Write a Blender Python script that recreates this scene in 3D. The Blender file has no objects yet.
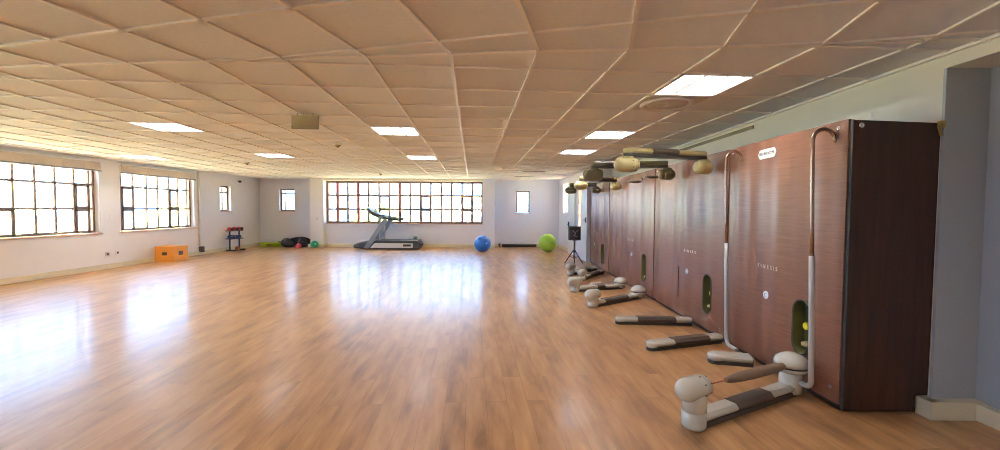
import bpy, math, random
from mathutils import Vector, Matrix, noise
random.seed(7)
S = bpy.context.scene
C = S.collection
H = 2.484            # ceiling height
EYE = 1.417
PI = math.pi

# ------------------------------------------------------------------ materials
def mat(name, col, rough=.5, metal=0, spec=.5, bump=0, bscale=40, coat=0, emit=None, estr=0, var=0, vscale=6, stretch=(1, 1, 1)):
    m = bpy.data.materials.new(name); m.use_nodes = True
    nt = m.node_tree; b = nt.nodes['Principled BSDF']
    b.inputs['Base Color'].default_value = (*col, 1)
    b.inputs['Roughness'].default_value = rough
    b.inputs['Metallic'].default_value = metal
    b.inputs['Specular IOR Level'].default_value = spec
    b.inputs['Coat Weight'].default_value = coat
    if emit:
        b.inputs['Emission Color'].default_value = (*emit, 1); b.inputs['Emission Strength'].default_value = estr
    tc = nt.nodes.new('ShaderNodeTexCoord'); mp = nt.nodes.new('ShaderNodeMapping')
    mp.inputs['Scale'].default_value = stretch
    nt.links.new(tc.outputs['Object'], mp.inputs['Vector'])
    n = nt.nodes.new('ShaderNodeTexNoise'); n.inputs['Scale'].default_value = vscale; n.inputs['Detail'].default_value = 4
    nt.links.new(mp.outputs['Vector'], n.inputs['Vector'])
    v = var if var else .03
    r = nt.nodes.new('ShaderNodeMapRange'); r.inputs['To Min'].default_value = 1 - v; r.inputs['To Max'].default_value = 1 + v
    nt.links.new(n.outputs['Fac'], r.inputs['Value'])
    x = nt.nodes.new('ShaderNodeMix'); x.data_type = 'RGBA'; x.blend_type = 'MULTIPLY'; x.inputs['Factor'].default_value = 1
    x.inputs['A'].default_value = (*col, 1)
    nt.links.new(r.outputs['Result'], x.inputs['B']); nt.links.new(x.outputs['Result'], b.inputs['Base Color'])
    if bump:
        n2 = nt.nodes.new('ShaderNodeTexNoise'); n2.inputs['Scale'].default_value = bscale; n2.inputs['Detail'].default_value = 3
        nt.links.new(mp.outputs['Vector'], n2.inputs['Vector'])
        bp = nt.nodes.new('ShaderNodeBump'); bp.inputs['Strength'].default_value = bump; bp.inputs['Distance'].default_value = .01
        nt.links.new(n2.outputs['Fac'], bp.inputs['Height']); nt.links.new(bp.outputs['Normal'], b.inputs['Normal'])
    return m

def floor_material(rot):
    m = bpy.data.materials.new('oak_vinyl_planks'); m.use_nodes = True
    nt = m.node_tree; L = nt.links.new; b = nt.nodes['Principled BSDF']
    tc = nt.nodes.new('ShaderNodeTexCoord'); mp = nt.nodes.new('ShaderNodeMapping')
    mp.inputs['Rotation'].default_value = (0, 0, -rot - PI / 2)
    L(tc.outputs['Object'], mp.inputs['Vector'])
    br = nt.nodes.new('ShaderNodeTexBrick')
    br.inputs['Color1'].default_value = (.0, .0, .0, 1); br.inputs['Color2'].default_value = (1, 1, 1, 1)
    br.inputs['Mortar'].default_value = (.5, .5, .5, 1)
    br.inputs['Scale'].default_value = 1; br.inputs['Mortar Size'].default_value = .0016; br.inputs['Mortar Smooth'].default_value = .3
    br.inputs['Brick Width'].default_value = 1.2; br.inputs['Row Height'].default_value = .15; br.offset = .37
    L(mp.outputs['Vector'], br.inputs['Vector'])
    # long grain
    m2 = nt.nodes.new('ShaderNodeMapping'); m2.inputs['Scale'].default_value = (1.6, 9, 1)
    L(mp.outputs['Vector'], m2.inputs['Vector'])
    off = nt.nodes.new('ShaderNodeVectorMath'); off.operation = 'MULTIPLY_ADD'
    off.inputs[1].default_value = (3, 7, 0)
    L(br.outputs['Color'], off.inputs[0]); L(m2.outputs['Vector'], off.inputs[2])
    n = nt.nodes.new('ShaderNodeTexNoise'); n.inputs['Scale'].default_value = 1.5; n.inputs['Detail'].default_value = 8; n.inputs['Roughness'].default_value = .55
    L(off.outputs[0], n.inputs['Vector'])
    # worn, larger blotches
    m3 = nt.nodes.new('ShaderNodeMapping'); m3.inputs['Scale'].default_value = (.9, 4.2, 1)
    L(mp.outputs['Vector'], m3.inputs['Vector'])
    nb = nt.nodes.new('ShaderNodeTexNoise'); nb.inputs['Scale'].default_value = 1.6; nb.inputs['Detail'].default_value = 5
    L(m3.outputs['Vector'], nb.inputs['Vector'])
    ramp = nt.nodes.new('ShaderNodeValToRGB'); e = ramp.color_ramp.elements
    e[0].position = .30; e[0].color = (.25, .115, .045, 1)
    e[1].position = .75; e[1].color = (.62, .36, .165, 1)
    k = e.new(.5); k.color = (.46, .24, .095, 1)
    a1 = nt.nodes.new('ShaderNodeMath'); a1.operation = 'MULTIPLY_ADD'; a1.inputs[1].default_value = .6
    L(n.outputs['Fac'], a1.inputs[0])
    a2 = nt.nodes.new('ShaderNodeMath'); a2.operation = 'MULTIPLY_ADD'; a2.inputs[1].default_value = .45; a2.inputs[2].default_value = -.08
    L(nb.outputs['Fac'], a2.inputs[0])
    a3 = nt.nodes.new('ShaderNodeMath'); a3.operation = 'MULTIPLY_ADD'; a3.inputs[1].default_value = .10
    L(br.outputs['Color'], a3.inputs[0]); L(a2.outputs[0], a3.inputs[2]); L(a3.outputs[0], a1.inputs[2])
    L(a1.outputs[0], ramp.inputs['Fac'])
    mx = nt.nodes.new('ShaderNodeMix'); mx.data_type = 'RGBA'; mx.inputs['B'].default_value = (.16, .075, .03, 1)
    sc = nt.nodes.new('ShaderNodeMath'); sc.operation = 'MULTIPLY'; sc.inputs[1].default_value = .6
    L(br.outputs['Fac'], sc.inputs[0]); L(sc.outputs[0], mx.inputs['Factor']); L(ramp.outputs['Color'], mx.inputs['A'])
    L(mx.outputs['Result'], b.inputs['Base Color'])
    rr = nt.nodes.new('ShaderNodeMapRange'); rr.inputs['To Min'].default_value = .34; rr.inputs['To Max'].default_value = .42
    b.inputs['Coat Weight'].default_value = .28; b.inputs['Coat Roughness'].default_value = .17
    L(n.outputs['Fac'], rr.inputs['Value']); L(rr.outputs['Result'], b.inputs['Roughness'])
    b.inputs['Specular IOR Level'].default_value = FLOOR_SPEC
    hb = nt.nodes.new('ShaderNodeMath'); hb.operation = 'SUBTRACT'
    L(n.outputs['Fac'], hb.inputs[0]); L(br.outputs['Fac'], hb.inputs[1])
    bp = nt.nodes.new('ShaderNodeBump'); bp.inputs['Strength'].default_value = .05; bp.inputs['Distance'].default_value = .004
    L(hb.outputs[0], bp.inputs['Height']); L(bp.outputs['Normal'], b.inputs['Normal'])
    return m

def wood_panel_material(name, lo, hi, rough=.32, vertical=False):
    m = bpy.data.materials.new(name); m.use_nodes = True
    nt = m.node_tree; L = nt.links.new; b = nt.nodes['Principled BSDF']
    tc = nt.nodes.new('ShaderNodeTexCoord'); mp = nt.nodes.new('ShaderNodeMapping')
    mp.inputs['Scale'].default_value = (22, 22, 1.5) if vertical else (2.2, 2.2, 60)
    L(tc.outputs['Object'], mp.inputs['Vector'])
    n = nt.nodes.new('ShaderNodeTexNoise'); n.inputs['Scale'].default_value = 1.4; n.inputs['Detail'].default_value = 7; n.inputs['Roughness'].default_value = .6
    L(mp.outputs['Vector'], n.inputs['Vector'])
    ramp = nt.nodes.new('ShaderNodeValToRGB'); e = ramp.color_ramp.elements
    e[0].position = .32; e[0].color = (*lo, 1); e[1].position = .68; e[1].color = (*hi, 1)
    L(n.outputs['Fac'], ramp.inputs['Fac']); L(ramp.outputs['Color'], b.inputs['Base Color'])
    b.inputs['Roughness'].default_value = rough
    b.inputs['Specular IOR Level'].default_value = .3 if vertical else .6
    return m

def glass_material():
    m = bpy.data.materials.new('window_glass'); m.use_nodes = True
    nt = m.node_tree; nt.nodes.clear(); L = nt.links.new
    o = nt.nodes.new('ShaderNodeOutputMaterial'); t = nt.nodes.new('ShaderNodeBsdfTransparent'); g = nt.nodes.new('ShaderNodeBsdfGlossy')
    t.inputs['Color'].default_value = (.97, .99, .985, 1); g.inputs['Roughness'].default_value = .02
    lw = nt.nodes.new('ShaderNodeLayerWeight'); pw = nt.nodes.new('ShaderNodeMath'); pw.operation = 'POWER'; pw.inputs[1].default_value = 4
    L(lw.outputs['Facing'], pw.inputs[0]); f = nt.nodes.new('ShaderNodeMath'); f.operation = 'MULTIPLY_ADD'; f.inputs[1].default_value = .4; f.inputs[2].default_value = .03
    L(pw.outputs[0], f.inputs[0])
    x = nt.nodes.new('ShaderNodeMixShader'); L(f.outputs[0], x.inputs['Fac']); L(t.outputs[0], x.inputs[1]); L(g.outputs[0], x.inputs[2]); L(x.outputs[0], o.inputs['Surface'])
    return m

FLOOR_SPEC = .45
M = {}
def dm(k, *a, **kw): M[k] = mat(k, *a, **kw)
dm('wall_paint', (.78, .76, .77), .6, bump=.05, bscale=120)
dm('wall_paint_skylit', (.74, .75, .86), .6, bump=.05, bscale=120)  # white-grey wall paint with the blue of the skylight put into it
dm('wall_paint_grey', (.36, .39, .43), .6, bump=.05, bscale=120)
dm('cream_paint', (.68, .62, .46), .5, var=.08, vscale=9)
dm('bulkhead_paint', (.70, .66, .58), .6)
dm('tile_ceiling', (.80, .81, .88), .85, bump=.25, bscale=160, var=.07, vscale=30)
dm('grid_metal', (.86, .82, .80), .4)
dm('window_frame', (.16, .095, .075), .5)
dm('window_frame_red', (.27, .07, .05), .5)
dm('sill', (.62, .40, .28), .5)
dm('white_reveal', (.8, .78, .76), .6)
dm('blind_fabric', (.60, .50, .43), .7, var=.08, vscale=12)
dm('blind_rail', (.17, .15, .17), .45)
dm('lamp_body', (.85, .85, .85), .4)
dm('lamp_glow', (1, 1, 1), .5, emit=(.97, .97, 1), estr=58)
dm('vent_metal', (.60, .56, .54), .5)
dm('slot_dark', (.06, .05, .05), .6)
dm('sign_back', (.22, .17, .11), .6)
dm('pale_plastic', (.56, .545, .47), .25, coat=.5)
dm('plastic_lit_yellow', (.52, .44, .20), .3, coat=.3)  # pale cream plastic with its yellow lighting put into the colour
dm('dark_plastic', (.035, .033, .03), .35)
dm('olive_plastic', (.13, .115, .06), .35, coat=.2)
dm('grip_foam', (.075, .052, .038), .6, bump=.3, bscale=200)
dm('handle_foam', (.21, .135, .085), .55)
dm('cable', (.33, .10, .05), .5)
dm('chrome', (.72, .73, .74), .18, metal=1)
dm('bronze_tube', (.33, .22, .16), .25, metal=.85)
dm('grey_tube', (.50, .50, .50), .3, metal=.3)
dm('pocket_lining', (.12, .12, .04), .35)
dm('yellow_knob', (.85, .75, .05), .35)
dm('badge_white', (.85, .9, .95), .35)
dm('badge_blue', (.1, .3, .6), .4)
dm('print_white', (.8, .78, .74), .5)
dm('print_dark', (.10, .12, .14), .5)
dm('brass', (.55, .36, .12), .35, metal=.9)
dm('black', (.018, .018, .022), .55)
dm('black_fabric', (.02, .018, .03), .85, bump=.5, bscale=30)
dm('charcoal', (.045, .05, .065), .45)
dm('slate_metal', (.22, .25, .30), .35, metal=.3)
dm('silver_paint', (.60, .64, .70), .3, metal=.2)
dm('white_plastic', (.78, .78, .78), .4)
dm('ball_blue', (.01, .13, .62), .3, coat=.3)
dm('ball_green', (.36, .62, .06), .35, coat=.2)
dm('ball_teal', (.01, .30, .17), .4)
dm('lime', (.42, .58, .04), .5)
dm('orange_ply', (.72, .30, .045), .5, var=.15, vscale=4, stretch=(1, 1, 8))
dm('red_rubber', (.60, .03, .04), .5)
dm('pink_fabric', (.62, .10, .16), .8)
dm('navy', (.03, .05, .16), .6)
dm('brown_leather', (.20, .09, .05), .6)
dm('door_paint', (.72, .76, .80), .4)
dm('asphalt', (.44, .40, .24), .9, var=.2, vscale=.3)
dm('foliage', (.20, .27, .13), .8, var=.4, vscale=2)
dm('bark', (.12, .08, .05), .9)
dm('facade', (.50, .50, .56), .8)
dm('facade_glass', (.12, .15, .35), .3)
dm('roof_tile', (.35, .15, .10), .8)
M['glass'] = glass_material()
M['panel_wood'] = wood_panel_material('panel_wood', (.14, .055, .034), (.21, .088, .052), .34)
M['side_wood'] = wood_panel_material('side_wood', (.022, .010, .006), (.048, .019, .010), .45, vertical=True)

# ------------------------------------------------------------------ mesh builder
class MB:
    def __init__(s): s.v = []; s.f = []; s.m = []; s.cur = 0; s.sm = []
    def add(s, vs, fs, smooth=False):
        n = len(s.v); s.v += [tuple(v) for v in vs]
        for f in fs: s.f.append([i + n for i in f]); s.m.append(s.cur); s.sm.append(smooth)
        return s
    def box(s, x0, x1, y0, y1, z0, z1):
        v = [(x, y, z) for x in (x0, x1) for y in (y0, y1) for z in (z0, z1)]
        return s.add(v, [(0, 1, 3, 2), (4, 6, 7, 5), (0, 4, 5, 1), (2, 3, 7, 6), (0, 2, 6, 4), (1, 5, 7, 3)])
    def prism(s, pts, w, off):     # polygon pts (3d) extruded by off vector
        n = len(pts); off = Vector(off)
        v = [Vector(p) for p in pts] + [Vector(p) + off for p in pts]
        return s.add(v, [list(range(n))[::-1], list(range(n, 2 * n))] + [(i, (i + 1) % n, n + (i + 1) % n, n + i) for i in range(n)])
    def bar(s, a, b, w, h, up=(0, 0, 1), bev=0.0):   # beam a->b, centre line, width w, height h
        a, b = Vector(a), Vector(b); d = (b - a).normalized(); up = Vector(up)
        sd = d.cross(up).normalized(); u = sd.cross(d)
        k = min(bev, w / 2.01, h / 2.01)
        prof = [(-w/2 + k, -h/2), (w/2 - k, -h/2), (w/2, -h/2 + k), (w/2, h/2 - k), (w/2 - k, h/2), (-w/2 + k, h/2), (-w/2, h/2 - k), (-w/2, -h/2 + k)] if k else [(-w/2, -h/2), (w/2, -h/2), (w/2, h/2), (-w/2, h/2)]
        n = len(prof); v = [a + sd * p[0] + u * p[1] for p in prof] + [b + sd * p[0] + u * p[1] for p in prof]
        return s.add(v, [list(range(n))[::-1], list(range(n, 2 * n))] + [(i, (i + 1) % n, n + (i + 1) % n, n + i) for i in range(n)])
    def lathe(s, o, axis, prof, n=24, ref=None):     # prof: list of (t along axis, radius)
        o = Vector(o); ax = Vector(axis).normalized()
        r = Vector(ref) if ref else (Vector((1, 0, 0)) if abs(ax.x) < .9 else Vector((0, 1, 0)))
        a = ax.cross(r).normalized(); b = ax.cross(a)
        vs = []; fs = []
        for t, R in prof:
            for i in range(n):
                th = 2 * PI * i / n; vs.append(o + ax * t + (a * math.cos(th) + b * math.sin(th)) * R)
        for j in range(len(prof) - 1):
            for i in range(n): fs.append((j * n + i, j * n + (i + 1) % n, (j + 1) * n + (i + 1) % n, (j + 1) * n + i))
        s.add(vs, fs, True)
        s.add(vs[:n], [list(range(n))]); s.add(vs[-n:], [list(range(n))[::-1]])
        return s
    def cyl(s, a, b, r, n=16):
        a, b = Vector(a), Vector(b); return s.lathe(a, b - a, [(0, r), ((b - a).length, r)], n)
    def ell(s, c, rx, ry, rz, n=20, m=12):
        vs = []; fs = []
        for j in range(m + 1):
            ph = -PI / 2 + PI * j / m
            for i in range(n):
                th = 2 * PI * i / n
                vs.append((c[0] + rx * math.cos(ph) * math.cos(th), c[1] + ry * math.cos(ph) * math.sin(th), c[2] + rz * math.sin(ph)))
        for j in range(m):
            for i in range(n): fs.append((j * n + i, j * n + (i + 1) % n, (j + 1) * n + (i + 1) % n, (j + 1) * n + i))
        return s.add(vs, fs, True)
    def tube(s, pts, r, n=12, caps=True):
        pts = [Vector(p) for p in pts]; vs = []; fs = []; prev = None
        R = r if callable(r) else (lambda t: r)
        for k, p in enumerate(pts):
            d = (pts[min(k + 1, len(pts) - 1)] - pts[max(k - 1, 0)]).normalized()
            if prev is None: prev = d.orthogonal().normalized()
            prev = (prev - d * prev.dot(d)).normalized(); q = d.cross(prev)
            rr = R(k / (len(pts) - 1))
            for i in range(n):
                th = 2 * PI * i / n; vs.append(p + (prev * math.cos(th) + q * math.sin(th)) * rr)
        for j in range(len(pts) - 1):
            for i in range(n): fs.append((j * n + i, j * n + (i + 1) % n, (j + 1) * n + (i + 1) % n, (j + 1) * n + i))
        s.add(vs, fs, True)
        if caps: s.add(vs[:n], [list(range(n))[::-1]]); s.add(vs[-n:], [list(range(n))])
        return s

ORG = {}
def obj(name, mb, m, parent=None, bevel=0, kind=None, label=None, recalc=True):
    mats = m if isinstance(m, (list, tuple)) else [m]
    vs = [Vector(v) for v in mb.v]
    lo = Vector([min(v[i] for v in vs) for i in range(3)]); hi = Vector([max(v[i] for v in vs) for i in range(3)])
    c = Vector(((lo.x + hi.x) / 2, (lo.y + hi.y) / 2, lo.z))
    me = bpy.data.meshes.new(name)
    me.from_pydata([v - c for v in vs], [], mb.f)
    for k in mats: me.materials.append(M[k] if isinstance(k, str) else k)
    for i, p in enumerate(me.polygons): p.material_index = mb.m[i]; p.use_smooth = mb.sm[i]
    if recalc:
        import bmesh
        bm = bmesh.new(); bm.from_mesh(me); bmesh.ops.remove_doubles(bm, verts=bm.verts, dist=1e-5)
        bmesh.ops.recalc_face_normals(bm, faces=bm.faces); bm.to_mesh(me); bm.free()
    o = bpy.data.objects.new(name, me); C.objects.link(o)
    if parent: o.parent = parent; o.location = c - ORG[parent.name]
    else: o.location = c
    ORG[o.name] = c
    if bevel:
        b = o.modifiers.new('bevel', 'BEVEL'); b.width = bevel; b.segments = 2; b.limit_method = 'ANGLE'
        b.harden_normals = False
    if kind: o['kind'] = kind
    if label: o['label'] = label
    return o
def thing(name, loc, label, cat, group=None):
    o = bpy.data.objects.new(name, None); C.objects.link(o); o.location = loc; o.empty_display_size = .1
    ORG[o.name] = Vector(loc); o['label'] = label; o['category'] = cat
    if group: o['group'] = group
    return o
def tag(o, label, cat, group=None):
    o['label'] = label; o['category'] = cat
    if group: o['group'] = group
    return o
def arc(c, u, v, r, a0, a1, n=8):
    c, u, v = Vector(c), Vector(u), Vector(v)
    return [c + u * r * math.cos(a0 + (a1 - a0) * i / n) + v * r * math.sin(a0 + (a1 - a0) * i / n) for i in range(n + 1)]
def text_mesh(body, size, place, spacing=1.0, thick=.0006):
    cu = bpy.data.curves.new('txt', 'FONT'); cu.body = body; cu.size = size; cu.align_x = 'CENTER'; cu.align_y = 'CENTER'
    cu.extrude = thick; cu.space_character = spacing; cu.resolution_u = 3
    o = bpy.data.objects.new('txt', cu); C.objects.link(o)
    bpy.context.view_layer.update()
    me = bpy.data.meshes.new_from_object(o.evaluated_get(bpy.context.evaluated_depsgraph_get()))
    mb = MB(); mb.add([place @ v.co for v in me.vertices], [list(p.vertices) for p in me.polygons])
    bpy.data.objects.remove(o); bpy.data.curves.remove(cu); bpy.data.meshes.remove(me)
    return mb

# ------------------------------------------------------------------ room constants
XL, XR, XD = -8.95, 3.0, 2.2
YB = -4.5
A = .0663                      # direction of far ceiling grid and planks
def struct(name, mb, m, parent=None, **k): return obj(name, mb, m, parent, kind='structure', **k)

fl = MB(); fl.box(XL - .3, 3.6, YB - .2, 16.1, -.12, 0)
struct('floor', fl, floor_material(A))

# ---- ceiling: two suspended grids that meet on a mitre line
AN = -.2428
def basis(a): return Vector((math.cos(a), math.sin(a))), Vector((-math.sin(a), math.cos(a)))
FU, FV = basis(A); NU, NV = basis(AN)
fu0, fv0, nu0, nv0 = -.1518, 3.2213, -1.0451, 2.5525
def solve(n1, c1, n2, c2):
    d = n1.x * n2.y - n1.y * n2.x
    return Vector(((c1 * n2.y - c2 * n1.y) / d, (n1.x * c2 - n2.x * c1) / d))
M0 = solve(FU, fu0 - 1.2, NU, nu0 - 1.2); M1 = solve(FU, fu0 + 1.8, NU, nu0 + 1.8)
MD = (M1 - M0).normalized(); MN = Vector((-MD.y, MD.x))   # normal towards +Y
def clip(poly, n, c):          # keep n.p >= c
    out = []
    for i in range(len(poly)):
        p, q = poly[i], poly[(i + 1) % len(poly)]; dp, dq = n.dot(p) - c, n.dot(q) - c
        if dp >= 0: out.append(p)
        if (dp > 0 and dq < 0) or (dp < 0 and dq > 0): out.append(p + (q - p) * (dp / (dp - dq)))
    return out
BX0, BX1, BY0, BY1 = XL, 3.3, YB, 15.75
def clip_room(poly, far):
    for n, c in ((Vector((1, 0)), BX0), (Vector((-1, 0)), -BX1), (Vector((0, 1)), BY0), (Vector((0, -1)), -BY1), (MN, MN.dot(M0)) if far else (-MN, -MN.dot(M0))):
        poly = clip(poly, n, c)
        if len(poly) < 3: return []
    return poly
def cell(u, v, far):
    U, V, a, b = (FU, FV, fu0, fv0) if far else (NU, NV, nu0, nv0)
    return [U * (a + .6 * (u + i)) + V * (b + .6 * (v + j)) for i, j in ((0, 0), (1, 0), (1, 1), (0, 1))]
def cell_of(x, y, far=True):
    U, V, a, b = (FU, FV, fu0, fv0) if far else (NU, NV, nu0, nv0)
    p = Vector((x, y)); return math.floor((p.dot(U) - a) / .6), math.floor((p.dot(V) - b) / .6)
LAMPS = [(1.72, 3.7, 1, 'bright recessed ceiling light nearest the wood panelled machines'),
         (1.52, 6.13, 1, 'recessed ceiling light second from the front beside the machines'),
         (1.40, 7.92, 1, 'recessed ceiling light third from the front beside the machines'),
         (-1.42, 5.82, 1, 'recessed ceiling light in the middle of the ceiling, the nearer one'),
         (-1.55, 8.65, 1, 'recessed ceiling light in the middle of the ceiling, the farther one'),
         (-4.35, 5.75, 1, 'recessed ceiling light to the left of the hanging sign, nearer one'),
         (-4.62, 8.60, 1, 'recessed ceiling light beyond and left of the hanging sign, farther one'),
         (-7.68, 8.95, 1, 'recessed ceiling light close to the left window wall'),
         (1.6, .6, 0, 'added unseen ceiling light behind the viewer on the machine side'),  # from here on: unseen lights added to fill the near end
         (-1.4, .3, 0, 'added unseen ceiling light behind the viewer in the middle'),
         (-4.6, .6, 0, 'added unseen ceiling light behind the viewer on the window side'),
         (1.0, -2.4, 0, 'added unseen ceiling light near the back wall, machine side'),
         (-3.4, -2.6, 0, 'added unseen ceiling light near the back wall, window side')]
holes = {(bool(f), cell_of(x, y, f)) for x, y, f, l in LAMPS}
cb = MB(); gb = MB()
for far in (True, False):
    for i in range(-26, 16):
        for j in range(-16, 24):
            if (far, (i, j)) in holes: continue
            p = clip_room(cell(i, j, far), far)
            if p:
                n = len(p); cb.add([(q.x, q.y, H + .009) for q in p] + [(q.x, q.y, H + .025) for q in p], [list(range(n)), list(range(n, 2 * n))[::-1]])
ceil = struct('ceiling', cb, 'tile_ceiling', recalc=False)
def tbar(P, Q, far, w=.024):
    d = (Q - P).normalized(); s_ = Vector((-d.y, d.x)) * w / 2
    poly = [P - s_, P + s_, Q + s_, Q - s_]
    poly = clip_room(poly, far) if far is not None else poly
    if len(poly) >= 3: gb.prism([(q.x, q.y, H - .004) for q in poly], 0, (0, 0, .014))
for far in (True, False):
    U, V, a, b = (FU, FV, fu0, fv0) if far else (NU, NV, nu0, nv0)
    for i in range(-26, 16): tbar(U * (a + .6 * i) - V * 12, U * (a + .6 * i) + V * 20, far, .026)
    for j in range(-16, 24): tbar(V * (b + .6 * j) - U * 14, V * (b + .6 * j) + U * 10, far, .024)
pm = [M0 - MD * ((M0.x - XL) / MD.x), M0 + MD * ((3.3 - M0.x) / MD.x)]
tbar(pm[0], pm[1], None, .028)
struct('trim_grid', gb, 'grid_metal', ceil, recalc=True)
sl = MB(); sl.box(XL - .3, 3.6, YB - .2, 16.1, H + .16, H + .3)
struct('roof_slab', sl, 'wall_paint')

# ---- walls
WT = .3
def wall_x(name, x0, x1, y0, y1, holes, m, z0=0, z1=H + .16):     # wall slab between x0..x1 running along Y with openings (y0,y1,z0,z1)
    mb = MB(); ys = sorted({y0, y1, *[h[0] for h in holes], *[h[1] for h in holes]})
    for a, b in zip(ys, ys[1:]):
        hh = [h for h in holes if h[0] <= a and h[1] >= b]
        if not hh: mb.box(x0, x1, a, b, z0, z1)
        else:
            mb.box(x0, x1, a, b, z0, hh[0][2]); mb.box(x0, x1, a, b, hh[0][3], z1)
    return struct(name, mb, m)
def wall_y(name, y0, y1, x0, x1, holes, m, z0=0, z1=H + .16):
    mb = MB(); xs = sorted({x0, x1, *[h[0] for h in holes], *[h[1] for h in holes]})
    for a, b in zip(xs, xs[1:]):
        hh = [h for h in holes if h[0] <= a and h[1] >= b]
        if not hh: mb.box(a, b, y0, y1, z0, z1)
        else:
            mb.box(a, b, y0, y1, z0, hh[0][2]); mb.box(a, b, y0, y1, hh[0][3], z1)
    return struct(name, mb, m)
LW = [(9.88, 12.26, .81, 2.42), (6.30, 9.36, .81, 2.42), (2.6, 5.7, .81, 2.42), (-1.4, 1.9, .81, 2.42)]
wall_x('wall_left', XL - WT, XL, YB, 16.1, LW + [(13.4, 13.95, 1.28, 2.12)], 'wall_paint')
wall_y('wall_far_left', 15.6, 16.0, XL, -6.85, [(-8.22, -7.66, 1.29, 2.12)], 'wall_paint_skylit')
wall_y('wall_far', 15.30, 15.6, -6.38, -.62, [(-6.38, -.62, .84, 2.41)], 'wall_paint_skylit')
wall_y('wall_far_column_left', 15.1, 16.0, -6.85, -6.38, [], 'wall_paint')
wall_y('wall_far_column_right', 15.1, 16.0, -.62, -.20, [], 'wall_paint_skylit')
wall_y('wall_far_right', 15.7, 16.0, -.20, 2.5, [(.6, 1.11, 1.27, 2.10)], 'wall_paint_skylit')
wall_x('wall_right_far', XD, XD + .3, 11.2, 15.7, [(14.0, 14.85, 1.28, 2.3), (11.95, 12.45, .70, 2.0)], 'wall_paint_skylit')
w = MB(); w.box(XD + .46, 3.3, 11.25, 11.5, 0, H + .16); struct('wall_right_return', w, 'wall_paint')
w = MB(); w.box(XR, 3.3, 2.875, 11.25, 0, H + .16); struct('wall_right', w, 'bulkhead_paint')
w = MB(); w.box(XR, 3.3, 2.855, 2.874, 0, 2.382); w.box(3.301, 3.55, YB, 2.875, 0, H + .16)
struct('wall_right_recess', w, 'wall_paint_grey')
w = MB(); w.box(XR, 3.3, YB, 2.874, 2.382, H + .003); struct('trim_1', w, 'bulkhead_paint')
w = MB(); w.box(XR - .03, XR, YB, 11.2, H - .018, H + .003); struct('trim_2', w, 'grid_metal')
wall_y('wall_back', YB - .25, YB, XL, 3.3, [], 'wall_paint')

# skirting
def skirt(name, x0, x1, y0, y1, m='cream_paint', h=.115):
    b = MB(); b.box(x0, x1, y0, y1, 0, h); return struct(name, b, m, bevel=.004)
skirt('baseboard_left', XL, XL + .018, YB, 15.6)
skirt('baseboard_far_left', XL + .02, -6.87, 15.58, 15.6)
skirt('baseboard_far', -6.36, -.64, 15.28, 15.3)
b = MB(); b.box(-6.87, -6.85, 15.08, 15.58, 0, .115); b.box(-6.87, -6.36, 15.08, 15.1, 0, .115); b.box(-6.38, -6.36, 15.1, 15.28, 0, .115)
b.box(-.64, -.62, 15.1, 15.28, 0, .115); b.box(-.64, -.18, 15.08, 15.1, 0, .115); b.box(-.2, -.18, 15.1, 15.68, 0, .115)
struct('baseboard_columns', b, 'cream_paint')
skirt('baseboard_far_right', -.18, 2.18, 15.68, 15.7)
skirt('baseboard_right_far', 2.182, 2.2, 13.73, 15.68)
b = MB(); b.box(XR - .07, XR - .001, 2.79, 2.90, 0, .125); b.box(XR - .07, 3.3, 2.79, 2.854, 0, .125); b.box(3.235, 3.3, YB, 2.79, 0, .115)
struct('baseboard_right', b, 'cream_paint', bevel=.004)

# ---- windows
def window(num, axis, plane, a0, a1, zs, cuts, sashes=(), red=(), fm='window_frame', t=.05, dep=.05, sill=None, ajar=()):
    """axis 'x': window in a wall x=plane spanning y a0..a1; axis 'y': wall y=plane spanning x"""
    z0, z1 = zs[0], zs[-1]
    fr = MB()
    def bx(mb, p, q, r, s_, d0=-dep / 2, d1=dep / 2):
        if axis == 'x': mb.box(plane + d0, plane + d1, p, q, r, s_)
        else: mb.box(p, q, plane + d0, plane + d1, r, s_)
    bx(fr, a0, a1, z0, z0 + t); bx(fr, a0, a1, z1 - t, z1)
    bx(fr, a0, a0 + t, z0 + t, z1 - t); bx(fr, a1 - t, a1, z0 + t, z1 - t)
    cs = [a0] + list(cuts) + [a1]
    for c in cuts:
        w_ = t * (1.25 if c in red else .8)
        fr.cur = 1 if c in red else 0
        bx(fr, c - w_ / 2, c + w_ / 2, z0 + t, z1 - t, -dep * .45, dep * .45)
    fr.cur = 0
    for z in zs[1:-1]: bx(fr, a0 + t, a1 - t, z - t * .4, z + t * .4, -dep * .4, dep * .4)
    root = struct('window_%d' % num, fr, [fm, 'window_frame_red'])
    for k, (ci, ri) in enumerate(sashes):
        p, q = cs[ci], cs[ci + 1]; r, s_ = zs[ri], zs[ri + 1]
        sb = MB(); g = .012; k2 = .042
        bx(sb, p + g, q - g, r + g, r + g + k2, dep * .3, dep * .75); bx(sb, p + g, q - g, s_ - g - k2, s_ - g, dep * .3, dep * .75)
        bx(sb, p + g, p + g + k2, r + g, s_ - g, dep * .3, dep * .75); bx(sb, q - g - k2, q - g, r + g, s_ - g, dep * .3, dep * .75)
        struct('window_sash', sb, fm, root)
    gl = MB()
    if axis == 'x': gl.add([(plane, a0 + .01, z0 + .01), (plane, a1 - .01, z0 + .01), (plane, a1 - .01, z1 - .01), (plane, a0 + .01, z1 - .01)], [(0, 1, 2, 3)])
    else: gl.add([(a0 + .01, plane, z0 + .01), (a1 - .01, plane, z0 + .01), (a1 - .01, plane, z1 - .01), (a0 + .01, plane, z1 - .01)], [(0, 1, 2, 3)])
    struct('window_pane', gl, 'glass', root)
    if sill:
        sb = MB(); sb.box(*sill); struct('window_sill', sb, 'sill', root, bevel=.005)
    return root
ZL = [.84, 1.37, 1.90, 2.42]
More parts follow.
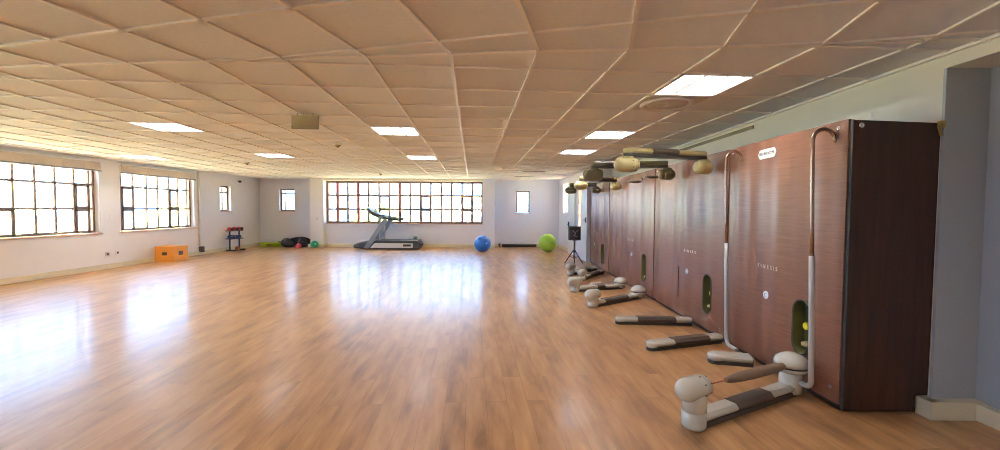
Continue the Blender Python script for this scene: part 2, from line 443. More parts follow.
window(1, 'x', XL - .13, 6.30, 9.36, ZL, [6.69, 7.08, 7.43, 7.80, 8.17, 8.54, 8.92, 9.24], [(7, 0), (7, 1), (3, 0)], sill=(XL - .11, XL + .03, 6.26, 9.40, .805, .838))
window(2, 'x', XL - .13, 9.88, 12.26, ZL, [10.02, 10.36, 10.75, 11.10, 11.47, 11.80, 12.12], [(1, 0), (1, 1), (5, 0), (5, 1)], sill=(XL - .11, XL + .03, 9.84, 12.30, .805, .838))
window(3, 'x', XL - .13, 13.4, 13.95, [1.29, 1.9, 2.12], [13.67], [], sill=(XL - .10, XL + .02, 13.38, 13.97, 1.262, 1.29))
window(4, 'y', 15.73, -8.22, -7.66, [1.30, 1.95, 2.12], [-8.06], [], sill=(-8.24, -7.64, 15.58, 15.70, 1.272, 1.30))
fc = [-6.36 + (5.72) * k / 15 for k in range(1, 15)]
window(5, 'y', 15.44, -6.38, -.62, [.86, 1.38, 1.89, 2.41], fc, [(1, 1), (1, 0), (5, 1), (9, 1), (9, 0), (13, 1), (13, 0), (5, 0)], red=(fc[0], fc[2], fc[6]), t=.08, dep=.06, sill=(-6.38, -.62, 15.27, 15.40, .84, .862))
window(6, 'y', 15.82, .6, 1.11, [1.28, 2.10], [], [(0, 0)], sill=(.57, 1.14, 15.67, 15.79, 1.235, 1.27))
window(7, 'x', XD + .12, 14.0, 14.85, [1.28, 2.3], [], [], fm='white_plastic')
window(8, 'x', XD + .04, 11.95, 12.45, [.70, 1.25, 1.6, 2.0], [12.2], [], fm='sill', t=.03)
window(9, 'x', XL - .13, 2.6, 5.7, ZL, [3.0, 3.4, 3.8, 4.2, 4.6, 5.0, 5.35], [], sill=(XL - .11, XL + .03, 2.56, 5.74, .805, .838))  # added unseen window, lets more daylight into the near end
window(10, 'x', XL - .13, -1.4, 1.9, ZL, [-1.0, -.6, -.2, .2, .6, 1.0, 1.5], [], sill=(XL - .11, XL + .03, -1.44, 1.94, .805, .838))  # another added window, behind the viewer, put in for its light
# white lining of the big far window's left and right reveals
b = MB(); b.box(-6.38, -6.365, 15.1, 15.30, .86, 2.42); b.box(-.635, -.62, 15.1, 15.30, .86, 2.42)
struct('trim_3', b, 'white_reveal')
b = MB(); b.box(-6.40, -.60, 15.12, 15.30, 2.41, H); struct('trim_4', b, 'bulkhead_paint')

# ---- doors
dr = MB(); dr.box(XD - .045, XD - .005, 12.75, 13.65, .005, 2.08)
d1 = struct('door_1', dr, 'door_paint')
h = MB(); h.box(XD - .075, XD - .045, 13.52, 13.57, .78, 1.02); h.bar((XD - .085, 13.55, .93), (XD - .085, 13.42, .93), .02, .02); struct('door_handle', h, 'slot_dark', d1)
b = MB(); b.box(XD - .03, XD, 12.68, 12.75, 0, 2.15); b.box(XD - .03, XD, 13.65, 13.72, 0, 2.15); b.box(XD - .03, XD, 12.75, 13.65, 2.08, 2.15)
struct('trim_5', b, 'white_reveal')
dr = MB(); dr.box(XD - .035, XD - .004, 11.2, 11.88, .008, 2.12)
d2 = struct('door_2', dr, 'door_paint')
h = MB(); h.box(XD - .055, XD - .035, 11.27, 11.33, 1.06, 1.2); h.bar((XD - .065, 11.30, 1.13), (XD - .065, 11.43, 1.13), .02, .02); struct('door_handle', h, 'slot_dark', d2)

bpy.context.view_layer.update()
_T = Matrix.Translation((XD, 15.7, 0)) @ Matrix.Rotation(math.atan(.155 / 4.5), 4, 'Z') @ Matrix.Translation((-XD, -15.7, 0))
for o in list(C.objects):      # this stretch of wall runs at a slight angle to the rest
    if o.name in ('wall_right_far', 'window_7', 'window_8', 'baseboard_right_far', 'door_1', 'door_2', 'trim_5'): o.matrix_world = _T @ o.matrix_world

# ------------------------------------------------------------------ ceiling lights
for x, y, far, lab in LAMPS:
    i, j = cell_of(x, y, far); U, V, a, b0 = (FU, FV, fu0, fv0) if far else (NU, NV, nu0, nv0)
    c = U * (a + .6 * (i + .5)) + V * (b0 + .6 * (j + .5))
    def P(u, v, z): q = c + U * u + V * v; return (q.x, q.y, z)
    t = thing('ceiling_light', (c.x, c.y, H), lab, 'ceiling light', 'recessed square ceiling lights')
    fr = MB(); k = .279
    for (u0, v0, u1, v1) in ((-k, -k, k, -k), (k, -k, k, k), (k, k, -k, k), (-k, k, -k, -k)):
        fr.bar(P(u0, v0, H + .04), P(u1, v1, H + .04), .006, .088)
    fr.prism([P(-k, -k, H + .085), P(k, -k, H + .085), P(k, k, H + .085), P(-k, k, H + .085)], 0, (0, 0, .004))
    obj('housing', fr, 'lamp_body', t)
    for s_ in (-.19, 0, .19):
        tb = MB(); tb.cyl(P(s_, -.27, H + .055), P(s_, .27, H + .055), .015, 8); obj('lamp_tube', tb, 'lamp_glow', t)
    lv = MB()
    for s_ in (-.095, .095):
        lv.prism([P(s_ - .012, -k, H + .004), P(s_ + .012, -k, H + .004), P(s_ + .002, -k, H + .035), P(s_ - .002, -k, H + .035)], 0, Vector(P(0, k, 0)) - Vector(P(0, -k, 0)))
    for q in range(1, 6):
        s_ = -k + q * k / 3; lv.bar(P(-k, s_, H + .018), P(k, s_, H + .018), .003, .026)
    obj('louver', lv, 'lamp_body', t)

# round air diffuser next to the near light
i, j = cell_of(1.82, 4.25); c = FU * (fu0 + .6 * (i + .5)) + FV * (fv0 + .6 * (j + .5))
t = thing('air_diffuser', (c.x, c.y, H), 'round swirl air diffuser set in a ceiling tile behind the bright near light', 'air vent')
pl = MB(); pl.prism([(*(c + FU * a * .285 + FV * b * .285), H - .006) for a, b in ((-1, -1), (1, -1), (1, 1), (-1, 1))], 0, (0, 0, .018)); obj('plate', pl, 'vent_metal', t)
r = MB(); r.lathe((c.x, c.y, H - .006), (0, 0, -1), [(0, .265), (.018, .25), (.022, .225), (.010, .20), (.002, .195)], 40); obj('outer_ring', r, 'vent_metal', t)
r = MB(); r.lathe((c.x, c.y, H - .006), (0, 0, -1), [(0, .19), (.012, .18), (.012, .02)], 32); r.bar((c.x - .01, c.y - .05, H - .022), (c.x + .0, c.y + .05, H - .022), .012, .01); obj('centre_disc', r, 'vent_metal', t)
# narrow slot vents far right
for x, y, l in ((.95, 11.8, 'long dark slot vent in the ceiling in front of the far right wall, nearer one'), (.78, 13.7, 'long dark slot vent in the ceiling by the far right wall, farther one')):
    v = MB(); v.box(x - .33, x + .33, y - .10, y + .10, H - .012, H - .004)
    t = thing('slot_vent', (x, y, H - .004), l, 'air vent', 'slot vents in the ceiling'); obj('frame', v, 'vent_metal', t)
    v = MB()
    for k in (-.05, 0, .05): v.box(x - .30, x + .30, y + k - .017, y + k + .017, H - .016, H - .0125)
    obj('slot', v, 'slot_dark', t)
g = MB(); g.box(XR - .014, XR + .002, 5.0, 8.0, 2.385, 2.425); tag(obj('linear_grille', g, 'olive_plastic'), 'long thin dark grille along the cream bulkhead above the machines', 'air vent')
# sprinklers and detectors
for x, y, rr, l in ((-2.67, 6.92, .07, 'brown cone shaped smoke detector on the ceiling beyond the hanging sign'), (-5.94, 9.86, .055, 'small ceiling detector toward the left window wall'), (-3.61, 12.7, .06, 'small ceiling detector in front of the large far window')):
    t = thing('smoke_detector', (x, y, H), l, 'smoke detector', 'smoke detectors on the ceiling')
    d = MB(); d.lathe((x, y, H - .003), (0, 0, -1), [(0, rr), (.015, rr), (.03, rr * .8)], 20); obj('base', d, 'vent_metal', t)
    d = MB(); d.lathe((x, y, H - .033), (0, 0, -1), [(0, rr * .75), (.035, rr * .3), (.045, rr * .1)], 16); obj('sensor_cone', d, 'sign_back', t)
for x, y, l in ((.09, 10.44, 'short sprinkler head hanging from the ceiling right of the middle lights'),):
    t = thing('sprinkler', (x, y, H), l, 'sprinkler')
    d = MB(); d.cyl((x, y, H + .012), (x, y, H - .07), .012, 10); obj('stem', d, 'sign_back', t)
    d = MB(); d.lathe((x, y, H - .07), (0, 0, -1), [(0, .025), (.01, .03)], 12); obj('deflector', d, 'sign_back', t)
# hanging sign (seen from its blank back)
sx, sy = -2.22, 4.80
t = thing('hanging_sign', (sx, sy, H), 'blank brown rectangular sign hanging under the ceiling on the left of centre', 'sign')
n = Vector((math.cos(-.05), math.sin(-.05), 0))
cc = Vector((sx, sy, H - .095))
b = MB(); b.bar(cc - n * .158 + Vector((0, 0, .004)), cc + n * .158 - Vector((0, 0, .004)), .012, .155); obj('sign_board', b, 'sign_back', t, bevel=.002)
for k in (-.09, .09):
    b = MB(); b.cyl(cc + n * k + Vector((0, 0, .07)), Vector((*(cc + n * k).xy, H + .008)), .004, 8); obj('hanger', b, 'sign_back', t)

# ------------------------------------------------------------------ window blinds (gathered up)
def blind(y0, y1, lab, n):
    t = thing('window_blind', (XL + .05, (y0 + y1) / 2, 2.2), lab, 'window blind', 'raised window blinds on the left wall')
    b = MB(); m_ = int((y1 - y0) / .16); st = (y1 - y0) / m_
    for k in range(m_):
        a_ = y0 + k * st; b.prism([(XL + .002, a_, 2.235), (XL + .045, a_ + .01, 2.235), (XL + .055, a_ + st - .004, 2.235), (XL + .002, a_ + st - .004, 2.235)], 0, (0, 0, .165))
    obj('fabric_stack', b, 'blind_fabric', t)
    b = MB(); b.box(XL + .002, XL + .065, y0 - .02, y1 + .02, 2.405, 2.432); obj('head_rail', b, 'white_plastic', t)
    b = MB(); b.box(XL + .002, XL + .065, y0 - .01, y1 + .01, 2.20, 2.232); obj('bottom_rail', b, 'blind_rail', t)
    b = MB(); b.tube([(XL + .07, y1 - .03, 2.42), (XL + .075, y1 - .02, 2.3), (XL + .07, y1 + .005, 2.21)], .006, 8); obj('cord', b, 'white_plastic', t)
blind(6.2, 9.36, 'gathered beige blind above the left window nearest the viewer in view', 1)
blind(9.90, 12.26, 'gathered beige blind above the second left window, nearer the orange boxes', 2)
# wall fittings
def plate(name, x, y, z, lab, cat, w=.09, h=.09, m='white_plastic', slot=None):
    t = thing(name, (x, y, z - h / 2), lab, cat)
    b = MB(); b.box(x, x + .012, y - w / 2, y + w / 2, z - h / 2, z + h / 2); obj('cover_plate', b, m, t, bevel=.003)
    b = MB(); b.box(x + .012, x + .017, y - w / 5, y + w / 5, z - h / 4, z + h / 5); obj('rocker', b, slot or 'white_reveal', t)
plate('wall_socket', XL + .001, 9.51, .34, 'grey wall socket low on the left wall, left of the pair', 'socket', .1, .1, 'vent_metal', 'slot_dark')
plate('wall_socket', XL + .001, 9.76, .35, 'white wall socket low on the left wall, right of the pair', 'socket', .1, .11, 'white_plastic', 'slot_dark')
plate('light_switch', XL + .001, 9.63, 1.18, 'small white switch on the left wall between the two windows', 'switch')
t = thing('wall_pipe', (XL + .04, 12.42, .1), 'thin pale vertical pipe on the left wall beside the second window', 'pipe')
b = MB(); b.cyl((XL + .035, 12.42, .26), (XL + .035, 12.42, H - .004), .028, 12); obj('pipe', b, 'wall_paint', t)
b = MB(); b.box(XL + .001, XL + .1, 12.40, 12.52, .08, .25); obj('junction_box', b, 'slot_dark', t, bevel=.008)
for z in (.6, 1.3, 2.0):
    b = MB(); b.box(XL + .001, XL + .068, 12.385, 12.455, z, z + .025); obj('bracket', b, 'wall_paint', t)
cam_t = thing('ceiling_camera', (-8.85, 14.9, 2.3), 'small dark wall sensor high in the far left corner', 'sensor')
b = MB(); b.ell((-8.86, 14.3, 2.30), .05, .05, .04, 12, 8); obj('sensor_head', b, 'charcoal', cam_t)
b = MB(); b.cyl((-8.948, 14.3, 2.32), (-8.87, 14.3, 2.305), .012, 8); obj('sensor_arm', b, 'charcoal', cam_t)
t = thing('wall_switch', (-6.6, 15.1, 1.0), 'small switch on the column left of the large far window', 'switch')
b = MB(); b.box(-6.63, -6.57, 15.089, 15.099, 1.0, 1.07); obj('cover_plate', b, 'vent_metal', t)

# ------------------------------------------------------------------ cable machines
PX = 2.40
def roller_head(parent, c, d, name='pulley_head', m='pale_plastic', r=.085, L=.24, drop=0):
    """capsule shaped pulley housing along d centred on c"""
    d = Vector(d).normalized(); o = Vector(c) - d * L / 2
    prof = []
    for k in range(9):
        a = PI / 2 * k / 8; prof.append((r * (1 - math.cos(a)), max(.001, r * math.sin(a))))
    prof += [(L - .085, r), (L - .07, r * .985), (L - .068, r * .93), (L - .062, r * .93), (L - .06, r * .97), (L - .02, r * .86), (L - .006, r * .7), (L, r * .45)]
    b = MB(); b.lathe(o, d, prof, 28)
    h = obj(name, b, m, parent)
    return h
def head_bolts(parent, c, d, r=.085, L=.24, m='slot_dark'):
    d = Vector(d).normalized(); a = d.cross(Vector((0, 0, 1))).normalized(); u = a.cross(d)
    for t_ in (L / 2 - .095, L / 2 - .03):
        for th in (-2.6, -2.0, -1.2, -.4, .5, 1.3):
            n = a * math.cos(th) + u * math.sin(th); p = Vector(c) + d * t_ + n * (r * (.99 if t_ < L / 2 - .06 else .86))
            b = MB(); b.cyl(p - n * .006, p + n * .003, .006, 8); obj('bolt', b, m, parent)
def dome(parent, c, m='pale_plastic', r=.115, hgt=.12, name='pulley_hub'):
    """squat domed cap with a dark equator band"""
    b = MB(); x, y, z = c
    b.lathe((x, y, z - hgt * .5), (0, 0, 1), [(0, r * .55), (.012, r * .85), (.03, r), (.045, r)], 28); obj(name, b, m, parent)
    k = MB(); k.lathe((x, y, z - hgt * .5 + .045), (0, 0, 1), [(0, r * .94), (.012, r * .94)], 28); obj('band', k, 'slot_dark', parent)
    b = MB(); b.lathe((x, y, z - hgt * .5 + .057), (0, 0, 1), [(0, r), (.025, r * .98), (.055, r * .86), (.078, r * .6), (.092, r * .3), (.095, r * .05)], 28); return obj('hub_cap', b, m, parent)
def beam(parent_name, root, o, i, m, grip, z0=.0, cap=True, w=.122, up=False):
    """arm running from o (outer, xy) to i (inner, xy) at height z0; returns the arm part"""
    o3 = Vector((o[0], o[1], z0)); i3 = Vector((i[0], i[1], z0)); d = (i3 - o3).normalized()
    b = MB(); Z = Vector((0, 0, 1))
    b.bar(o3 + Z * .062, i3 + Z * .062, w, .056, bev=.02)
    b.lathe(o3 + Z * .034, Z, [(0, w * .5), (.04, w * .5), (.050, w * .44), (.053, w * .3)], 20)
    a = obj(parent_name, b, m, root)
    k = MB(); k.bar(o3 + Z * .017, i3 + Z * .017, w * .86, .034); k.cyl(o3, o3 + Z * .034, w * .46, 20); obj('arm_base', k, 'dark_plastic', a, label='black underside of the arm')
    L_ = (i3 - o3).length
    k = MB(); k.bar(o3 + d * L_ * grip[0] + Z * .062, o3 + d * L_ * grip[1] + Z * .062, w + .012, .066, bev=.026); obj('grip', k, 'grip_foam', a, label='dark brown padded grip sleeve')
    return a, o3, i3, d
def floor_arm(root, o, i, grip=(.3, .7), heads=True, cable=True, m='pale_plastic', hub=True, zh=.25, zb=.165):
    a, o3, i3, d = beam('lower_arm', root, o, i, m, grip)
    if heads:
        b = MB(); b.lathe((o[0], o[1], .004), (0, 0, 1), [(0, .074), (.02, .078), (zh * .4, .078), (zh * .4 + .002, .0755), (zh * .4 + .006, .0755), (zh * .4 + .008, .078), (zh * .8, .077), (zh * .86, .07)], 28); obj('column', b, m, a)
        hc = (o[0] - d.x * .015, o[1] - d.y * .015, zh)
        h = roller_head(a, hc, d, m=m, r=.076, L=.265)
        if cable: head_bolts(a, hc, d, .076, .265)
    if hub:
        b = MB(); b.lathe((i[0], i[1], .02), (0, 0, 1), [(0, .082), (.05, .08), (zb - .045, .076)], 24); obj('column', b, m, a)
        dome(a, (i[0], i[1], zb), m, r=.12, hgt=.12)
    if cable:
        s0 = Vector((o[0], o[1], .255)) + d * .12; e0 = Vector((i[0], i[1], .232)) - d * .09; L_ = (e0 - s0).length
        k = MB(); k.cyl(s0, e0, .0045, 8); obj('cable', k, 'cable', a)
        q = MB(); dd = (e0 - s0).normalized(); h0 = s0 + dd * L_ * .22
        q.lathe(h0, dd, [(0, .014), (.015, .019), (.05, .026), (.14, .034), (L_ * .39, .038), (L_ * .62, .036), (L_ * .74, .028), (L_ * .78, .018)], 18); obj('pull_handle', q, 'handle_foam', a)
    return a
def top_arm(root, o, i, m='plastic_lit_yellow', m2=None, zt=1.975, grip=(.28, .62)):
    m2 = m2 or m
    a, o3, i3, d = beam('upper_arm', root, o, i, m, grip, z0=zt, w=.11)
    for p, mm, q in ((o, m2, 1), (i, m, -1)):
        b = MB(); b.lathe((p[0], p[1], zt), (0, 0, -1), [(0, .055), (.02, .06), (.035, .05)], 20); obj('neck', b, mm, a)
    hc = (o[0] - d.x * .02, o[1] - d.y * .02, zt - .085); roller_head(a, hc, d, m=m2, r=.08, L=.27)
    if o[1] < 5: head_bolts(a, hc, d, .08, .27)
    hc = (i[0], i[1], zt - .085); roller_head(a, hc, -d, m=m, r=.075, L=.21)
    return a
def capsule(y, z0, z1, r, n=10):        # closed outline in (y,z)
    return [(y + r * math.cos(a), z1 - r + r * math.sin(a)) for a in [PI * k / n for k in range(n + 1)]] + \
           [(y + r * math.cos(a), z0 + r + r * math.sin(a)) for a in [PI + PI * k / n for k in range(n + 1)]]
def panel_x(y, y0, y1):
    t_ = (y - y0) / (y1 - y0)
    return PX - .022 * math.sin(PI * t_) - .008 * math.sin(2 * PI * t_ * 2.5 + .6) - .0025 * math.sin(2 * PI * t_ * 7 + 1)
def station(y0, y1, oval, badge, textc, slot, label, first=False, logo=None, ztop=2.05):
    root = thing('cable_training_station', (PX + .3, (y0 + y1) / 2, 0), label, 'cable machine', 'wood panelled cable training stations along the right wall')
    # curved front panel (solid slab with openings cut through it)
    n = 140; vs = []; fs = []
    for k in range(n + 1):
        y = y0 + .004 + (y1 - y0 - .008) * k / n; x = panel_x(y, y0, y1)
        for zz in (.05, ztop): vs += [(x, y, zz), (x + .022, y, zz)]
    for k in range(n):
        a_ = 4 * k; b_ = a_ + 4
        fs += [(a_, b_, b_ + 2, a_ + 2), (a_ + 1, a_ + 3, b_ + 3, b_ + 1), (a_ + 2, b_ + 2, b_ + 3, a_ + 3), (a_, a_ + 1, b_ + 1, b_)]
    fs += [(0, 2, 3, 1), (4 * n, 4 * n + 1, 4 * n + 3, 4 * n + 2)]
    mb = MB(); mb.add(vs, fs, False)
    fp = obj('front_panel', mb, 'panel_wood', root)
    cuts = [capsule(oval[0], oval[1], oval[2], oval[3])]
    if slot: cuts.append(capsule(slot[0], slot[1], slot[2], .016, 6))
    for cp in cuts:
        kb = MB(); kb.prism([(PX - .2, p[0], p[1]) for p in cp], 0, (.4, 0, 0)); co = obj('cutter', kb, 'slot_dark')
        md = fp.modifiers.new('cut', 'BOOLEAN'); md.operation = 'DIFFERENCE'; md.object = co; md.solver = 'EXACT'
        bpy.context.view_layer.update()
        me = bpy.data.meshes.new_from_object(fp.evaluated_get(bpy.context.evaluated_depsgraph_get()))
        fp.modifiers.clear(); fp.data = me; bpy.data.objects.remove(co)
    # pocket behind the oval: wall ring, back and knob
    def pocket(cp, name, depth, m):
        pb = MB(); k = len(cp); x0 = PX - .008; x1 = PX + depth
        cy = sum(p[0] for p in cp) / k; cz = sum(p[1] for p in cp) / k
        outer = [(x0 - .016, cy + (p[0] - cy) * 1.03, cz + (p[1] - cz) * 1.012) for p in cp]; inner = [(x1, p[0], p[1]) for p in cp]
        thick = [(x0 - .016, cy + (p[0] - cy) * .90, cz + (p[1] - cz) * .975) for p in cp]; tin = [(x1, cy + (p[0] - cy) * .86, cz + (p[1] - cz) * .965) for p in cp]
        pb.add(thick + tin, [(i_, (i_ + 1) % k, k + (i_ + 1) % k, k + i_) for i_ in range(k)]); rb_ = MB(); rb_.add(outer + thick, [(i_, (i_ + 1) % k, k + (i_ + 1) % k, k + i_) for i_ in range(k)]); obj('recess_rim', rb_, 'black', root)
        pb.add(outer + inner, [(i_, (i_ + 1) % k, k + (i_ + 1) % k, k + i_) for i_ in range(k)])
        pb.add(inner, [list(range(k))]); return obj(name, pb, m, root)
    pk = pocket(cuts[0], 'handle_recess', .07, 'pocket_lining')
    zc = (oval[1] + oval[2]) / 2
    kb = MB(); kb.lathe((PX + .07, oval[0] + .03, zc + .0), (-1, 0, 0), [(0, .03), (.03, .03), (.036, .024)], 18); obj('knob', kb, 'yellow_knob', pk, label='round yellow knob in the recess')
    kb = MB(); kb.box(PX + .045, PX + .068, oval[0] - .05, oval[0] - .028, oval[1] + .09, oval[2] - .05); obj('inner_rail', kb, 'slot_dark', pk)
    kb = MB(); kb.lathe((PX + .04, oval[0] - .005, oval[1] + .07), (0, 0, 1), [(0, .045), (.02, .048), (.03, .03)], 16); obj('cable_guide', kb, 'plastic_lit_yellow', pk)
    if slot:
        sb = MB(); sb.box(PX + .018, PX + .03, slot[0] - .03, slot[0] + .03, slot[1], slot[2]); obj('slot_backing', sb, 'black', root)
    # carcass: top, side panels, back frame
    def solid(name, x0, x1, a0, a1, z0, z1, m): q = MB(); q.box(x0, x1, a0, a1, z0, z1); return obj(name, q, m, root, bevel=.002)
    solid('shadow_plinth', PX + .025, PX + .5, y0 + .03, y1 - .03, 0, .09, 'black')  # black stands in for the shadow line under the panel
    solid('top_panel', PX + .03, PX + .56, y0 + .03, y1 - .03, ztop - .04, ztop - .018, 'side_wood')
    if first:
        q = MB(); pts = [(PX + .012, .02), (PX + .50, .02), (PX + .50, .135), (PX + .593, .135), (PX + .60, ztop - .03), (PX + .012, ztop - .012)]
        q.prism([(p[0], y0 - .022, p[1]) for p in pts], 0, (0, .022, 0)); obj('side_panel', q, 'side_wood', root)
        q = MB(); q.box(PX + .003, PX + .011, y0 - .024, y0 + .002, .02, ztop - .01); obj('edge_strip', q, 'black', root)
    else: solid('side_panel', PX + .03, PX + .5, y0 + .008, y0 + .028, .02, ztop - .03, 'side_wood')
    # badge, lettering
    x = panel_x(badge[0], y0, y1)
    bd = MB(); bd.lathe((x + .004, badge[0], badge[1]), (-1, 0, 0), [(0, .036), (.007, .036), (.0085, .033)], 24); bo = obj('badge', bd, 'badge_white', root)
    bl = MB(); bl.tube([(x - .0055, badge[0] + .014 * math.cos(a_), badge[1] + .006 + .010 * math.sin(a_)) for a_ in [2.6 - 3.6 * k / 9 for k in range(10)]] + [(x - .0055, badge[0] + .014, badge[1] - .018), (x - .0055, badge[0] - .014, badge[1] - .018)], .0022, 6)
    obj('badge_mark', bl, 'badge_blue', bo)
    x = panel_x(textc[0], y0, y1)
    pm_ = Matrix(((0, 0, -1, x - .0032), (-1, 0, 0, textc[0]), (0, 1, 0, textc[1]), (0, 0, 0, 1)))
    def onto(tm, off):
        tm.v = [(panel_x(v[1], y0, y1) - off + (v[0] - x), v[1], v[2]) for v in tm.v]; return tm
    obj('lettering', onto(text_mesh('KINESIS', .050, pm_, 1.9, .0012), .002), 'print_white', root, recalc=False)
    if logo:
        x = panel_x(logo[0], y0, y1)
        q = MB(); cp = []
        m_ = len(cp); N_ = 14; ys_ = [-.14 + .28 * k / N_ for k in range(N_ + 1)]
        def hh(a_): e_ = max(0, abs(a_) - .098); return max(.002, math.sqrt(max(0, .042 ** 2 - e_ ** 2)))
        vv = []
        for a_ in ys_:
            px_ = panel_x(logo[0] + a_, y0, y1)
            vv += [(px_ + .003, logo[0] + a_, logo[1] - hh(a_)), (px_ - .004, logo[0] + a_, logo[1] - hh(a_)), (px_ - .004, logo[0] + a_, logo[1] + hh(a_)), (px_ + .003, logo[0] + a_, logo[1] + hh(a_))]
        q.add(vv, [(4 * k + c_, 4 * k + 4 + c_, 4 * k + 4 + (c_ + 1) % 4, 4 * k + (c_ + 1) % 4) for k in range(N_) for c_ in range(4)] + [(0, 1, 2, 3), (4 * N_, 4 * N_ + 3, 4 * N_ + 2, 4 * N_ + 1)]); lo_ = obj('logo_plate', q, 'print_white', root)
        pm_ = Matrix(((0, 0, -1, x - .0055), (-1, 0, 0, logo[0]), (0, 1, 0, logo[1]), (0, 0, 0, 1)))
        obj('logo_lettering', onto(text_mesh('TECHNOGYM', .037, pm_, 1.05, .001), .0055), 'print_dark', lo_, recalc=False)
    return root
def screw(root, y, z, x=PX, axis='x'):
    b = MB()
    if axis == 'x': b.lathe((x + .004, y, z), (-1, 0, 0), [(0, .019), (.012, .019), (.016, .014), (.0165, .008), (.012, .006)], 18)
    else: b.lathe((x, y + .002, z), (0, -1, 0), [(0, .019), (.01, .019), (.014, .014), (.0145, .008), (.010, .006)], 18)
    obj('screw_cap', b, 'chrome', root)
def guard_tube(root, y, zb, yend, xt=2.235, ysh=0.0, xb=2.285):
    # leaves the panel near its top, arches out, drops, and turns back to the arm hub
    up = [(PX - .0, y - .01, 1.91)] + [Vector((PX - .012 - .0, y - .008, 1.925))] + arc((PX - .085, y - .004, 1.925), (1, 0, 0), (0, 0, 1), .075, .1, PI, 10)
    p1 = up[-1]; zm = 1.08
    f = lambda z: xt + (xb - xt) * (1.925 - z) / 1.8
    sh = Vector((xt - p1[0], 0, 0))
    pts = []
    for k, p in enumerate(up): pts.append(Vector(p) + sh * (k / (len(up) - 1)))
    b = MB(); b.tube(pts + [(f(z), y, z) for z in (1.8, 1.5, 1.3, zm)], .0135, 14); g_ = obj('guard_tube', b, 'bronze_tube', root)
    low = [(f(z), y, z) for z in (zm + .01, .8, .5, .3, zb + .06)]
    low += [Vector((f(zb), y + (.06 - .06 * math.cos(a_)) * (1 if yend > y else -1), zb + .06 - .06 * math.sin(a_))) for a_ in [PI / 2 * k / 6 for k in range(1, 7)]] + [(f(zb), yend, zb)]
    b = MB(); b.tube(low, .0185, 14); obj('tube_sleeve', b, 'grey_tube', g_, label='thicker grey lower sleeve of the tube')

s1 = station(2.90, 4.40, (3.275, .28, .715, .095), (3.71, .665), (3.70, .915), None, 'nearest wood panelled cable station with two curved guard tubes and logo plate', True, (3.76, 1.925))
guard_tube(s1, 3.02, .115, 3.16); guard_tube(s1, 4.17, .075, 3.98, 2.235)
floor_arm(s1, (1.275, 2.69), (2.26, 3.20), (.34, .70), zh=.26, zb=.23)
beam('lower_arm', s1, (2.02, 3.86), (2.31, 3.79), 'pale_plastic', (.97, .985), cap=True, w=.15)
screw(s1, 2.985, 2.0); screw(s1, 2.975, .15); screw(s1, 4.33, 2.0)
screw(s1, 2.876, 2.0, PX + .055, 'y')
s2 = station(4.40, 6.50, (4.78, .23, .68, .095), (5.28, .64), (5.21, .90), (5.54, .26, .67), 'second nearest wood panelled cable station, two yellow-lit pale and dark pulley arms at its top')
floor_arm(s2, (1.55, 4.20), (2.36, 4.46), (.28, .80), False, False, hub=False)
floor_arm(s2, (1.50, 5.17), (2.36, 5.13), (.24, .78), False, False, hub=False)
top_arm(s2, (1.34, 4.42), (2.26, 4.68), 'plastic_lit_yellow'); top_arm(s2, (1.28, 5.72), (2.22, 5.60), 'olive_plastic', 'olive_plastic')
screw(s2, 6.4, 2.0); screw(s2, 4.5, .12); screw(s2, 4.65, .12)
s3 = station(6.50, 9.20, (6.90, .23, .69, .10), (7.54, .62), (7.57, .87), (7.70, .27, .66), 'third wood panelled cable station from the front, with two floor pulley arms')
floor_arm(s3, (1.36, 6.05), (2.22, 6.66), (.2, .7), True, False, zh=.185, zb=.12); floor_arm(s3, (1.30, 7.18), (2.18, 7.50), (.45, .62), True, False, zh=.185, zb=.12)
top_arm(s3, (1.56, 8.05), (2.27, 8.25), 'plastic_lit_yellow', zt=1.96, grip=(.35, .9))
screw(s3, 6.62, .12); screw(s3, 9.05, 2.0)
s4 = station(9.20, 11.14, (9.70, .15, .62, .11), (10.55, .55), (10.45, .85), None, 'farthest wood panelled cable station, beside the white door')
floor_arm(s4, (1.66, 8.35), (2.28, 9.3), (.3, .75), True, False, hub=False, zh=.16); floor_arm(s4, (1.53, 9.0), (2.24, 9.75), (.4, .7), True, False, hub=False, zh=.19)
top_arm(s4, (1.70, 10.0), (2.27, 9.9), 'olive_plastic', zt=1.955)
# brass clip on the wall beside the top of the side panel
b = MB(); b.box(XR - .035, XR - .001, 2.845, 2.868, 1.985, 2.03); b.cyl((XR - .03, 2.86, 1.985), (XR - .012, 2.86, 1.93), .008, 8); tag(obj('brass_clip', b, 'brass'), 'small brass clip at the top rear corner of the nearest station side', 'clip')
# spare handles hanging at the top of the panels
for (x, y, z, l) in ((2.25, 6.95, 1.88, 'dark handle with chrome rings hanging at the top of the third station'), (2.26, 6.2, 1.90, 'dark handle with chrome rings hanging at the top of the second station')):
    t = thing('spare_grip', (x, y, z), l, 'handle', 'spare cable handles')
    b = MB(); b.lathe((x - .10, y - .02, z), (1, .2, 0), [(0, .018), (.06, .022), (.13, .022), (.17, .018)], 14); obj('grip', b, 'grip_foam', t)
    for q in (-.115, .085):
        b = MB(); b.tube(arc((x + q, y, z), (0, 1, 0), (0, 0, 1), .022, 0, 2 * PI, 14), .005, 8, False); obj('ring', b, 'chrome', t)
    b = MB(); b.tube([(x + .09, y, z + .02), (x + .11, y, z + .05), (2.33, y, z + .07)], .006, 8); obj('strap', b, 'black', t)
t = thing('floor_grip', (1.85, 6.75, 0), 'pair of small chrome ended handles lying on the floor between the pulley arms', 'handle', 'spare cable handles')
for k in (0, .1):
    b = MB(); b.lathe((1.70 + k, 7.78 + k * .5, .022), (1, .3, 0), [(0, .02), (.02, .022), (.10, .022), (.12, .02)], 12); obj('grip', b, 'badge_white', t)
t.location = (1.75, 7.8, 0)
